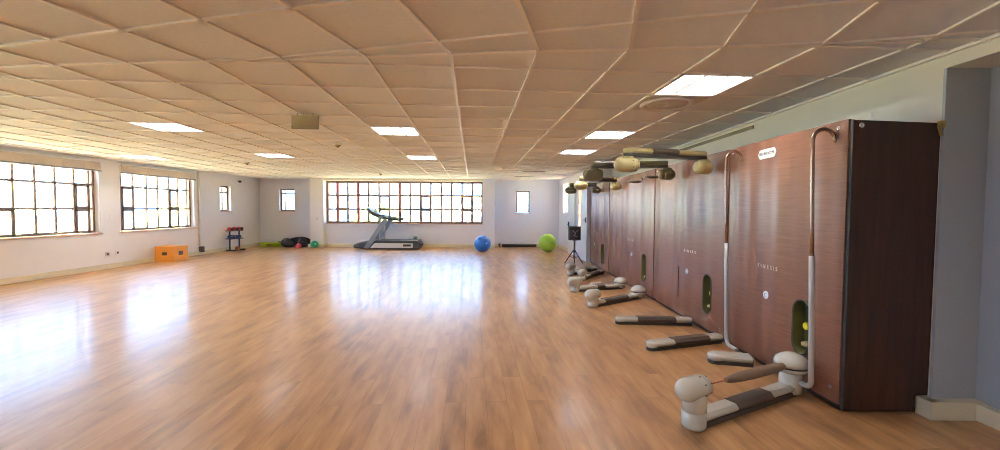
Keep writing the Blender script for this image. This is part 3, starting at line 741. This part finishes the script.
for ch in t.children: ch.location = ch.location + Vector((1.85, 6.75, 0)) - Vector((1.75, 7.8, 0))

# ------------------------------------------------------------------ tripod stand with a leaning bag, built as a boxy speaker
sx, sy = 1.93, 10.85
t = thing('tripod_stand', (sx, sy, 0), 'black tripod stand on the floor in front of the white door', 'stand')
b = MB(); b.cyl((sx, sy, .12), (sx, sy, .60), .016, 12); obj('pole', b, 'black', t)
b = MB(); b.cyl((sx, sy, .30), (sx, sy, .36), .028, 12); obj('collar', b, 'black', t)
for k in range(3):
    a_ = .4 + k * 2 * PI / 3; fx, fy = sx + .26 * math.cos(a_), sy + .26 * math.sin(a_)
    b = MB(); b.tube([(sx + .02 * math.cos(a_), sy + .02 * math.sin(a_), .36), (fx, fy, .014)], .012, 8); b.tube([(sx, sy, .15), ((sx + fx) / 2, (sy + fy) / 2, .19)], .007, 6); lg = obj('leg', b, 'black', t)
    b = MB(); b.ell((fx, fy, .014), .018, .018, .014, 10, 6); obj('rubber_foot', b, 'black', lg)
t = thing('stand_bag', (sx, sy, .58), 'dark bag built as a boxy cabinet with a pale scribbled front on top of the tripod', 'speaker')
b = MB(); b.box(sx - .15, sx + .15, sy - .11, sy + .11, .62, .98); obj('cabinet', b, 'charcoal', t, bevel=.015)
b = MB(); b.box(sx - .125, sx + .125, sy - .118, sy - .111, .65, .95); gr = obj('grille', b, 'black', t)
b = MB(); b.tube([(sx - .07, sy - .12, .88), (sx + .02, sy - .12, .80), (sx - .03, sy - .12, .74), (sx + .06, sy - .12, .72)], .006, 6); b.tube([(sx + .08, sy - .12, .9), (sx + .03, sy - .12, .84)], .005, 6); obj('cable_loop', b, 'silver_paint', gr)
b = MB(); b.cyl((sx, sy, .605), (sx, sy, .62), .03, 12); obj('socket', b, 'black', t)

# ------------------------------------------------------------------ exercise balls
def ball(x, y, r, m, lab, name='exercise_ball'):
    t = thing(name, (x, y, 0), lab, 'ball')
    n_, mm = 40, 24; b = MB(); vs = []; fs = []
    for j in range(mm + 1):
        ph = -PI / 2 + PI * j / mm; rr = r * (1 + .004 * math.cos(j * PI)); 
        for i_ in range(n_):
            th = 2 * PI * i_ / n_; vs.append((x + rr * math.cos(ph) * math.cos(th), y + rr * math.cos(ph) * math.sin(th), max(.001, r * .985 + rr * math.sin(ph))))
    for j in range(mm):
        for i_ in range(n_): fs.append((j * n_ + i_, j * n_ + (i_ + 1) % n_, (j + 1) * n_ + (i_ + 1) % n_, (j + 1) * n_ + i_))
    b.add(vs, fs, True); obj('shell', b, m, t)
    b = MB(); d = Vector((.5, -.8, .1)).normalized(); b.lathe(Vector((x, y, r)) + d * (r - .004), d, [(0, .016), (.006, .016), (.008, .006)], 12); obj('plug', b, 'white_plastic', t)
    return t
ball(-.57, 13.75, .275, 'ball_blue', 'shiny blue exercise ball on the floor by the right end of the far window')
gb_ = ball(1.60, 14.0, .30, 'ball_green', 'lime green exercise ball on the floor in the far right corner')
# printed marking on the green ball
q = MB(); cx, cy, cz = 1.60, 14.0, .2955
q.tube([(cx + .305 * math.cos(e_) * math.sin(a_), cy - .305 * math.cos(e_) * math.cos(a_), cz + .305 * math.sin(e_)) for a_, e_ in [(.15 + .05 * k, .10 + .02 * math.sin(k * 2)) for k in range(9)]], .006, 6)
obj('printed_mark', q, 'print_dark', gb_)
# dark low roll by far right wall
t = thing('foam_roller', (.73, 15.55, 0), 'long dark bar lying on the floor along the far right wall', 'bar')
b = MB(); b.cyl((.08, 15.56, .055), (1.36, 15.56, .055), .054, 16); obj('roll', b, 'black', t)
b = MB()
for x in (.09, 1.33): b.cyl((x, 15.56, .055), (x + .02, 15.56, .055), .0555, 16)
obj('end_cap', b, 'charcoal', t)
b = MB(); b.box(-.05, .02, 15.5, 15.57, 0, .14); b.box(-.04, .01, 15.49, 15.5, .05, .12); tag(obj('door_stop', b, 'brown_leather', bevel=.008), 'small brown block on the floor at the left end of the dark bar', 'block')

# ------------------------------------------------------------------ treadmill
def TX(px): return (px - 500) / 28.3
def TZ(py): return EYE - (py - 209.4) / 28.3
ty0, ty1 = 14.35, 15.02
t = thing('treadmill', (-3.9, 14.7, 0), 'silver and charcoal treadmill in front of the large far window', 'treadmill')
b = MB()
side = [(TX(376), .02), (TX(421), .02), (TX(421), .25), (TX(419), .29), (TX(378), .30), (TX(374), .2)]
b.prism([(x, ty0 + .02, z) for x, z in side], 0, (0, ty1 - ty0 - .04, 0)); dk = obj('deck', b, 'charcoal', t, bevel=.01)
b = MB(); b.box(TX(379), TX(420.5), ty0 + .09, ty1 - .09, .295, .312); obj('running_belt', b, 'black', dk)
for (y, s_) in ((ty0, -1), (ty1, 1)):
    b = MB(); b.prism([(x, y - .02 * (s_ < 0), z) for x, z in [(TX(374), .06), (TX(415), .06), (TX(415.5), .22), (TX(378), .22)]], 0, (0, .035 * 1, 0)); rl = obj('side_rail', b, 'white_plastic', t, bevel=.006)
    if s_ < 0:
        b = MB(); b.box(TX(406), TX(413.5), y - .026, y - .021, .11, .185); obj('side_label', b, 'charcoal', rl)
    b = MB(); b.box(TX(380), TX(420), y - (.02 if s_ < 0 else -.0), y + (.06 if s_ < 0 else -.06), .285, .318); obj('foot_rail', b, 'charcoal', t, bevel=.008)
b = MB(); mc = [(TX(357), .05), (TX(380), .02), (TX(380), .30), (TX(374), .31), (TX(364), .26), (TX(357.5), .18)]
b.prism([(x, ty0 + .0, z) for x, z in mc], 0, (0, ty1 - ty0, 0)); obj('motor_cover', b, 'charcoal', t, bevel=.05)
b = MB(); b.cyl((TX(420.5), ty0 + .03, .15), (TX(420.5), ty1 - .03, .15), .07, 16); obj('rear_roller', b, 'black', t)
for y, mm in ((ty0 - .03, 'slate_metal'), (ty1 + .03, 'slate_metal')):
    b = MB(); b.prism([(x, y - .025, z) for x, z in [(TX(367.5), .04), (TX(373), .04), (TX(391.5), 1.0), (TX(389), 1.08), (TX(387), 1.06)]], 0, (0, .05, 0)); obj('upright', b, mm, t, bevel=.008)
    b = MB(); b.cyl((TX(383.2), y + .06 * (1 if y < 14.6 else -1), .3), (TX(383.2), y + .06 * (1 if y < 14.6 else -1), 1.1), .018, 10); obj('support_post', b, 'silver_paint', t)
    b = MB(); b.tube([(TX(384), y, 1.10), (TX(389), y, 1.10), (TX(394), y, 1.06), (TX(402), y, 1.03)], .05, 12); obj('handrail', b, 'charcoal', t)
b = MB(); pr = [(TX(369.5), 1.42), (TX(371), 1.44), (TX(376), 1.30), (TX(382), 1.21), (TX(388), 1.18), (TX(388), 1.04), (TX(382), 1.08), (TX(375), 1.18), (TX(371), 1.30)]
b.prism([(x, ty0 + .04, z) for x, z in pr], 0, (0, ty1 - ty0 - .08, 0)); cs_ = obj('console', b, 'charcoal', t, bevel=.02)
b = MB(); b.bar((TX(376.6), ty0 + .15, 1.30), (TX(376.6), ty1 - .15, 1.30), .012, .2, up=(.75, 0, 1)); obj('screen', b, 'black', cs_)
b = MB(); b.bar((TX(383), ty0, 1.12), (TX(383), ty1, 1.12), .07, .05, bev=.02); obj('cross_bar', b, 'slate_metal', t)
for px in (406.5, 413):
    q = thing('water_bottle' if px < 410 else 'hand_weight', (TX(px), 15.17, 0), 'small pale bottle standing on the floor behind the treadmill deck' if px < 410 else 'small grey round weight standing behind the rear of the treadmill', 'bottle' if px < 410 else 'weight')
    b = MB(); x = TX(px)
    if px < 410:
        b.lathe((x, 15.17, 0), (0, 0, 1), [(0, .05), (.3, .05), (.36, .025), (.40, .025)], 14); obj('body', b, 'silver_paint', q)
        b = MB(); b.cyl((x, 15.17, .40), (x, 15.17, .43), .028, 12); obj('cap', b, 'white_plastic', q)
    else:
        b.box(x - .05, x + .05, 15.13, 15.21, 0, .3); b.lathe((x, 15.17, .30), (0, 0, 1), [(0, .05), (.06, .075), (.12, .06), (.14, .02)], 14); obj('body', b, 'slate_metal', q)
        b = MB(); b.cyl((x - .07, 15.17, .4), (x + .07, 15.17, .4), .015, 8); obj('bar', b, 'chrome', q)

# ------------------------------------------------------------------ floor clutter far left
t = thing('aerobic_step', (-8.3, 15.22, 0), 'lime green low aerobic step on the floor in the far left corner', 'step')
b = MB(); b.prism([(-8.72, 15.05, .10), (-7.98, 15.05, .10), (-7.98, 15.42, .10), (-8.72, 15.42, .10)], 0, (0, 0, .05)); obj('platform', b, 'lime', t, bevel=.015)
b = MB(); b.box(-8.68, -8.02, 15.09, 15.38, .15, .156); obj('mat_top', b, 'lime', t)
for x in (-8.55, -8.14):
    b = MB(); b.prism([(x - .13, 15.08, 0), (x + .13, 15.08, 0), (x + .10, 15.08, .10), (x - .10, 15.08, .10)], 0, (0, .3, 0)); obj('riser', b, 'lime', t, bevel=.01)
def lump(c, r, seed, amp=.22, n=22, m=14, flat=.0):
    b = MB(); vs = []; fs = []
    for j in range(m + 1):
        ph = -PI / 2 + PI * j / m
        for i_ in range(n):
            th = 2 * PI * i_ / n; d = Vector((math.cos(ph) * math.cos(th), math.cos(ph) * math.sin(th), math.sin(ph)))
            k = 1 + amp * noise.noise(d * 2.1 + Vector((seed, seed * 2, 0)))
            vs.append((c[0] + r[0] * d.x * k, c[1] + r[1] * d.y * k, max(flat, c[2] + r[2] * d.z * k)))
    for j in range(m):
        for i_ in range(n): fs.append((j * n + i_, j * n + (i_ + 1) % n, (j + 1) * n + (i_ + 1) % n, (j + 1) * n + i_))
    return b.add(vs, fs, True)
for k, (x, y, z, rx, rz, l) in enumerate(((-7.62, 15.08, .15, .27, .16, 'black sports bag slumped beside the lime green step, left of the heap'),
                                         (-7.13, 15.10, .16, .185, .16, 'black sports bag at the right of the heap, beside the column'))):
    t = thing('sports_bag', (x, y, 0), l, 'bag', 'black bags heaped below the far left window')
    obj('bag_body', lump((x, y, z), (rx, .15, rz), k * 3.1, .25), 'black_fabric', t)
    b = MB(); b.tube(arc((x - .02, y - .17, z + .04), (1, 0, 0), (0, -.3, 1), .13, 0, PI, 12), .013, 8); obj('handle', b, 'black', t)
    b = MB(); b.tube([(x - rx * .8, y - .12, z + .02), (x - .05, y - .19, z + .06), (x + rx * .75, y - .12, z + .03)], .006, 6); obj('zip', b, 'charcoal', t)
t = thing('folded_mat', (-7.35, 15.4, 0), 'dark rumpled mat lying over the black bags against the wall', 'mat')
obj('mat_body', lump((-7.38, 15.44, .17), (.44, .085, .18), 9, .2), 'black_fabric', t)
t = thing('dark_strap', (-7.9, 15.3, 0), 'thin dark strap trailing over the lime green step', 'strap')
b = MB(); b.tube([(-8.12, 15.3, .171), (-8.05, 15.3, .172), (-7.96, 15.3, .18), (-7.90, 15.32, .20)], .014, 8); obj('strap', b, 'black', t)
t = thing('pink_towel', (-7.15, 14.86, 0), 'small crumpled pink towel on the floor before the black bags', 'towel')
obj('cloth', lump((-7.16, 14.82, .06), (.11, .07, .09), 4, .5), 'pink_fabric', t)
ball(-6.62, 14.93, .125, 'ball_teal', 'small dark green ball on the floor in front of the left column', 'medicine_ball')
t = thing('foam_block', (-6.30, 14.98, 0), 'small tan block on the floor right of the dark green ball', 'block')
b = MB(); b.box(-6.42, -6.26, 14.92, 15.04, 0, .09); obj('block', b, 'sill', t, bevel=.01)
b = MB(); b.box(-6.85, -6.77, 14.88, 14.98, 0, .13); tag(obj('white_cup', b, 'white_plastic', bevel=.02), 'small white container on the floor left of the dark green ball', 'container')

# small rack at the left wall
rx0, rx1, ry = -8.72, -8.35, 13.65
t = thing('dumbbell_rack', (-8.55, 13.6, 0), 'small dark two shelf rack against the left wall under the small window', 'rack')
ra, rb = (-8.76, 13.5), (-8.66, 13.93)
def rp(k, z, off=0): return (ra[0] + (rb[0] - ra[0]) * k + off, ra[1] + (rb[1] - ra[1]) * k, z)
for k in (.08, .92):
    b = MB(); b.bar(rp(k, .02), rp(k, .64), .036, .036, up=(1, 0, 0)); pst = obj('post', b, 'navy', t)
    b = MB(); b.bar(rp(k, .025, -.12), rp(k, .025, .18), .06, .045); obj('foot', b, 'black', t)
for z, m_ in ((.40, 'navy'), (.66, 'brown_leather')):
    b = MB(); b.bar(rp(-.05, z, .0), rp(1.05, z, .0), .22, .03); obj('shelf', b, m_, t)
for k, (q, rr) in enumerate(((.08, .062), (.5, .066), (.92, .062))):
    p = rp(q, .675)
    u = thing('boxing_glove', p, ('red boxing glove on the rack top shelf, nearest the viewer', 'red boxing glove on the rack top shelf, in the middle', 'red boxing glove on the rack top shelf, nearest the far corner')[k], 'glove', 'red gloves on the small rack')
    obj('glove_body', lump((p[0], p[1], p[2] + rr * .8), (rr, rr * 1.15, rr * .85), k + 1.5, .25, 16, 10, p[2]), 'red_rubber', u)
    obj('cuff', MB().lathe((p[0] + .07, p[1], p[2] + .045), (1, 0, 0), [(0, .045), (.05, .042)], 12), 'black', u)
for k, q in enumerate((.26, .5, .74)):
    p = rp(q, .415, .0)
    u = thing('dumbbell', p, ('dark blue dumbbell on the lower rack shelf, nearest the viewer', 'dark blue dumbbell on the lower rack shelf, in the middle', 'dark blue dumbbell on the lower rack shelf, nearest the far corner')[k], 'dumbbell', 'dumbbells on the small rack')
    b = MB(); b.cyl((p[0] - .06, p[1], p[2] + .05), (p[0] + .06, p[1], p[2] + .05), .015, 10); obj('bar', b, 'chrome', u)
    for s_ in (-1, 1):
        b = MB(); b.lathe((p[0] + s_ * .06, p[1], p[2] + .05), (s_, 0, 0), [(0, .04), (.01, .048), (.05, .048), (.06, .04)], 6 if k else 12); obj('weight', b, 'navy', u)
u = thing('medicine_ball', (-8.45, 13.62, 0), 'small brown leather ball on the floor under the rack', 'ball')
obj('shell', MB().ell((-8.60, 13.70, .075), .074, .074, .074), 'brown_leather', u); u.location = (-8.60, 13.70, 0)
u.children[0].location = (0, 0, u.children[0].location.z)

# orange plywood plyo boxes
def plyo(x0, x1, y0, y1, h, lab):
    t = thing('plyometric_box', ((x0 + x1) / 2, (y0 + y1) / 2, 0), lab, 'box')
    tk = .02
    for nm, bb in (('front_board', (x0, x1, y0, y0 + tk, 0, h - tk)), ('back_board', (x0, x1, y1 - tk, y1, 0, h - tk)), ('side_board', (x1 - tk, x1, y0 + tk, y1 - tk, 0, h - tk)), ('side_board', (x0, x0 + tk, y0 + tk, y1 - tk, 0, h - tk)), ('top_board', (x0, x1, y0, y1, h - tk, h))):
        b = MB(); b.box(*bb); fo = obj(nm, b, 'orange_ply', t, bevel=.003)
        if nm == 'front_board':
            cx_ = (x0 + x1) / 2; q = MB(); q.box(cx_ - .065, cx_ + .065, y0 - .004, y0, h * .42, h * .62); obj('hand_hole', q, 'slot_dark', fo)
        if nm == 'side_board' and bb[1] == x1:
            cy_ = (y0 + y1) / 2; q = MB(); q.box(x1, x1 + .004, cy_ - .09, cy_ + .06, h * .40, h * .66); obj('hand_hole', q, 'slot_dark', fo)
plyo(-8.93, -8.43, 10.80, 11.28, .40, 'orange plywood jump box on the floor against the left wall')

# ------------------------------------------------------------------ outside
g = MB(); g.box(-90, 60, -60, 120, -3.7, -3.6); struct('ground', g, 'asphalt')
def tree(x, y, h, r, lab, seed):
    t = thing('tree', (x, y, -3.6), lab, 'tree', 'trees outside the windows')
    b = MB(); b.tube([(x, y, -3.6), (x + .1, y, -3.6 + h * .3), (x, y + .1, -3.6 + h * .6)], lambda q: .22 * (1 - .5 * q), 10); obj('trunk', b, 'bark', t)
    b = MB(); rnd = random.Random(seed)
    for k in range(7):
        c = (x + rnd.uniform(-.6, .6) * r, y + rnd.uniform(-.6, .6) * r, -3.6 + h * .62 + rnd.uniform(-.3, .4) * r)
        q = lump(c, (r * .6,) * 3, seed + k, .6, 18, 12, -9); b.add(q.v, q.f, True)
    obj('crown', b, 'foliage', t)
tree(-26, 21, 6.2, 2.6, 'green leafy tree outside the second left window', 3)
tree(-24, 32, 6.0, 2.4, 'green leafy tree outside the left windows, farther back', 8)
tree(-22, 13.5, 5.6, 2.2, 'green leafy tree outside the nearest left window', 14)
tree(-13, 44, 5.8, 2.2, 'green leafy tree outside the left part of the large far window', 21)
t = thing('building', (-6.2, 60, -3.6), 'pale blue grey building with rows of windows beyond the far window', 'building')
b = MB(); b.box(-9.5, -1.8, 58, 66, -3.6, 3.0); obj('facade', b, 'facade', t)
b = MB(); b.prism([(-9.9, 57.6, 3.0), (-1.4, 57.6, 3.0), (-1.4, 66.4, 3.0), (-9.9, 66.4, 3.0)], 0, (0, 0, .25)); obj('roof', b, 'roof_tile', t)
for r_ in range(3):
    for c_ in range(6):
        b = MB(); x = -9.1 + c_ * 1.22; z = -2.9 + r_ * 2.0; b.box(x, x + .9, 57.95, 57.99, z, z + 1.4); obj('window', b, 'facade_glass', t)

# ------------------------------------------------------------------ light
W = bpy.data.worlds.new('sky'); S.world = W; W.use_nodes = True
nt = W.node_tree; bg = nt.nodes['Background']
tc = nt.nodes.new('ShaderNodeTexCoord'); sp = nt.nodes.new('ShaderNodeSeparateXYZ'); rp_ = nt.nodes.new('ShaderNodeValToRGB')
nt.links.new(tc.outputs['Generated'], sp.inputs[0]); nt.links.new(sp.outputs['Z'], rp_.inputs['Fac']); nt.links.new(rp_.outputs['Color'], bg.inputs['Color'])
e = rp_.color_ramp.elements; e[0].position = 0; e[0].color = (.36, .62, 1, 1); e[1].position = .6; e[1].color = (.28, .52, 1, 1)
SKY = 7.5
bg.inputs['Strength'].default_value = SKY
sun = bpy.data.lights.new('sun', 'SUN'); sun.energy = 240; sun.angle = .01; sun.color = (1, .90, .62)
so = bpy.data.objects.new('sun', sun); C.objects.link(so)
so.rotation_euler = Vector((-.55, .45, -1.2)).to_track_quat('-Z', 'Y').to_euler(); so.location = (10, -10, 20)
def portal(x, y, z, sx_, sy_, d):
    l = bpy.data.lights.new('window_daylight', 'AREA'); l.shape = 'RECTANGLE'; l.size = sx_; l.size_y = sy_; l.cycles.is_portal = True
    o = bpy.data.objects.new('window_daylight', l); C.objects.link(o); o.location = (x, y, z); o.rotation_euler = Vector(d).to_track_quat('-Z', 'Y').to_euler()
for y0, y1, z0, z1 in LW: portal(XL - .2, (y0 + y1) / 2, (z0 + z1) / 2, y1 - y0, z1 - z0, (1, 0, 0))
portal(-3.5, 15.52, 1.63, 5.8, 1.6, (0, -1, 0))

# ------------------------------------------------------------------ camera
f_, pi_, ro_ = 418.7, .0382, .0057
cd = bpy.data.cameras.new('camera'); cd.sensor_fit = 'HORIZONTAL'; cd.sensor_width = 36; cd.lens = f_ / 1000 * 36; cd.clip_end = 400
co = bpy.data.objects.new('camera', cd); C.objects.link(co)
c, s, cp, spn = math.cos(ro_), math.sin(ro_), math.cos(pi_), math.sin(pi_)
R = Vector((c, s * spn, s * cp)); U_ = Vector((-s, c * spn, c * cp)); F_ = Vector((0, cp, -spn))
m4 = Matrix.Identity(4)
for k in range(3): m4[k][0] = R[k]; m4[k][1] = U_[k]; m4[k][2] = -F_[k]; m4[k][3] = (0, 0, EYE)[k]
co.matrix_world = m4
S.camera = co
S.view_settings.view_transform = 'Standard'; S.view_settings.look = 'None'; S.view_settings.gamma = 1; S.view_settings.use_curve_mapping = False
S.view_settings.exposure = 0.92
S.cycles.max_bounces = 10; S.cycles.diffuse_bounces = 6; S.cycles.glossy_bounces = 4; S.cycles.transparent_max_bounces = 12
S.cycles.caustics_reflective = False; S.cycles.caustics_refractive = False
S.cycles.sample_clamp_indirect = 6
S.cycles.use_denoising = True
S.cycles.filter_width = 1.0
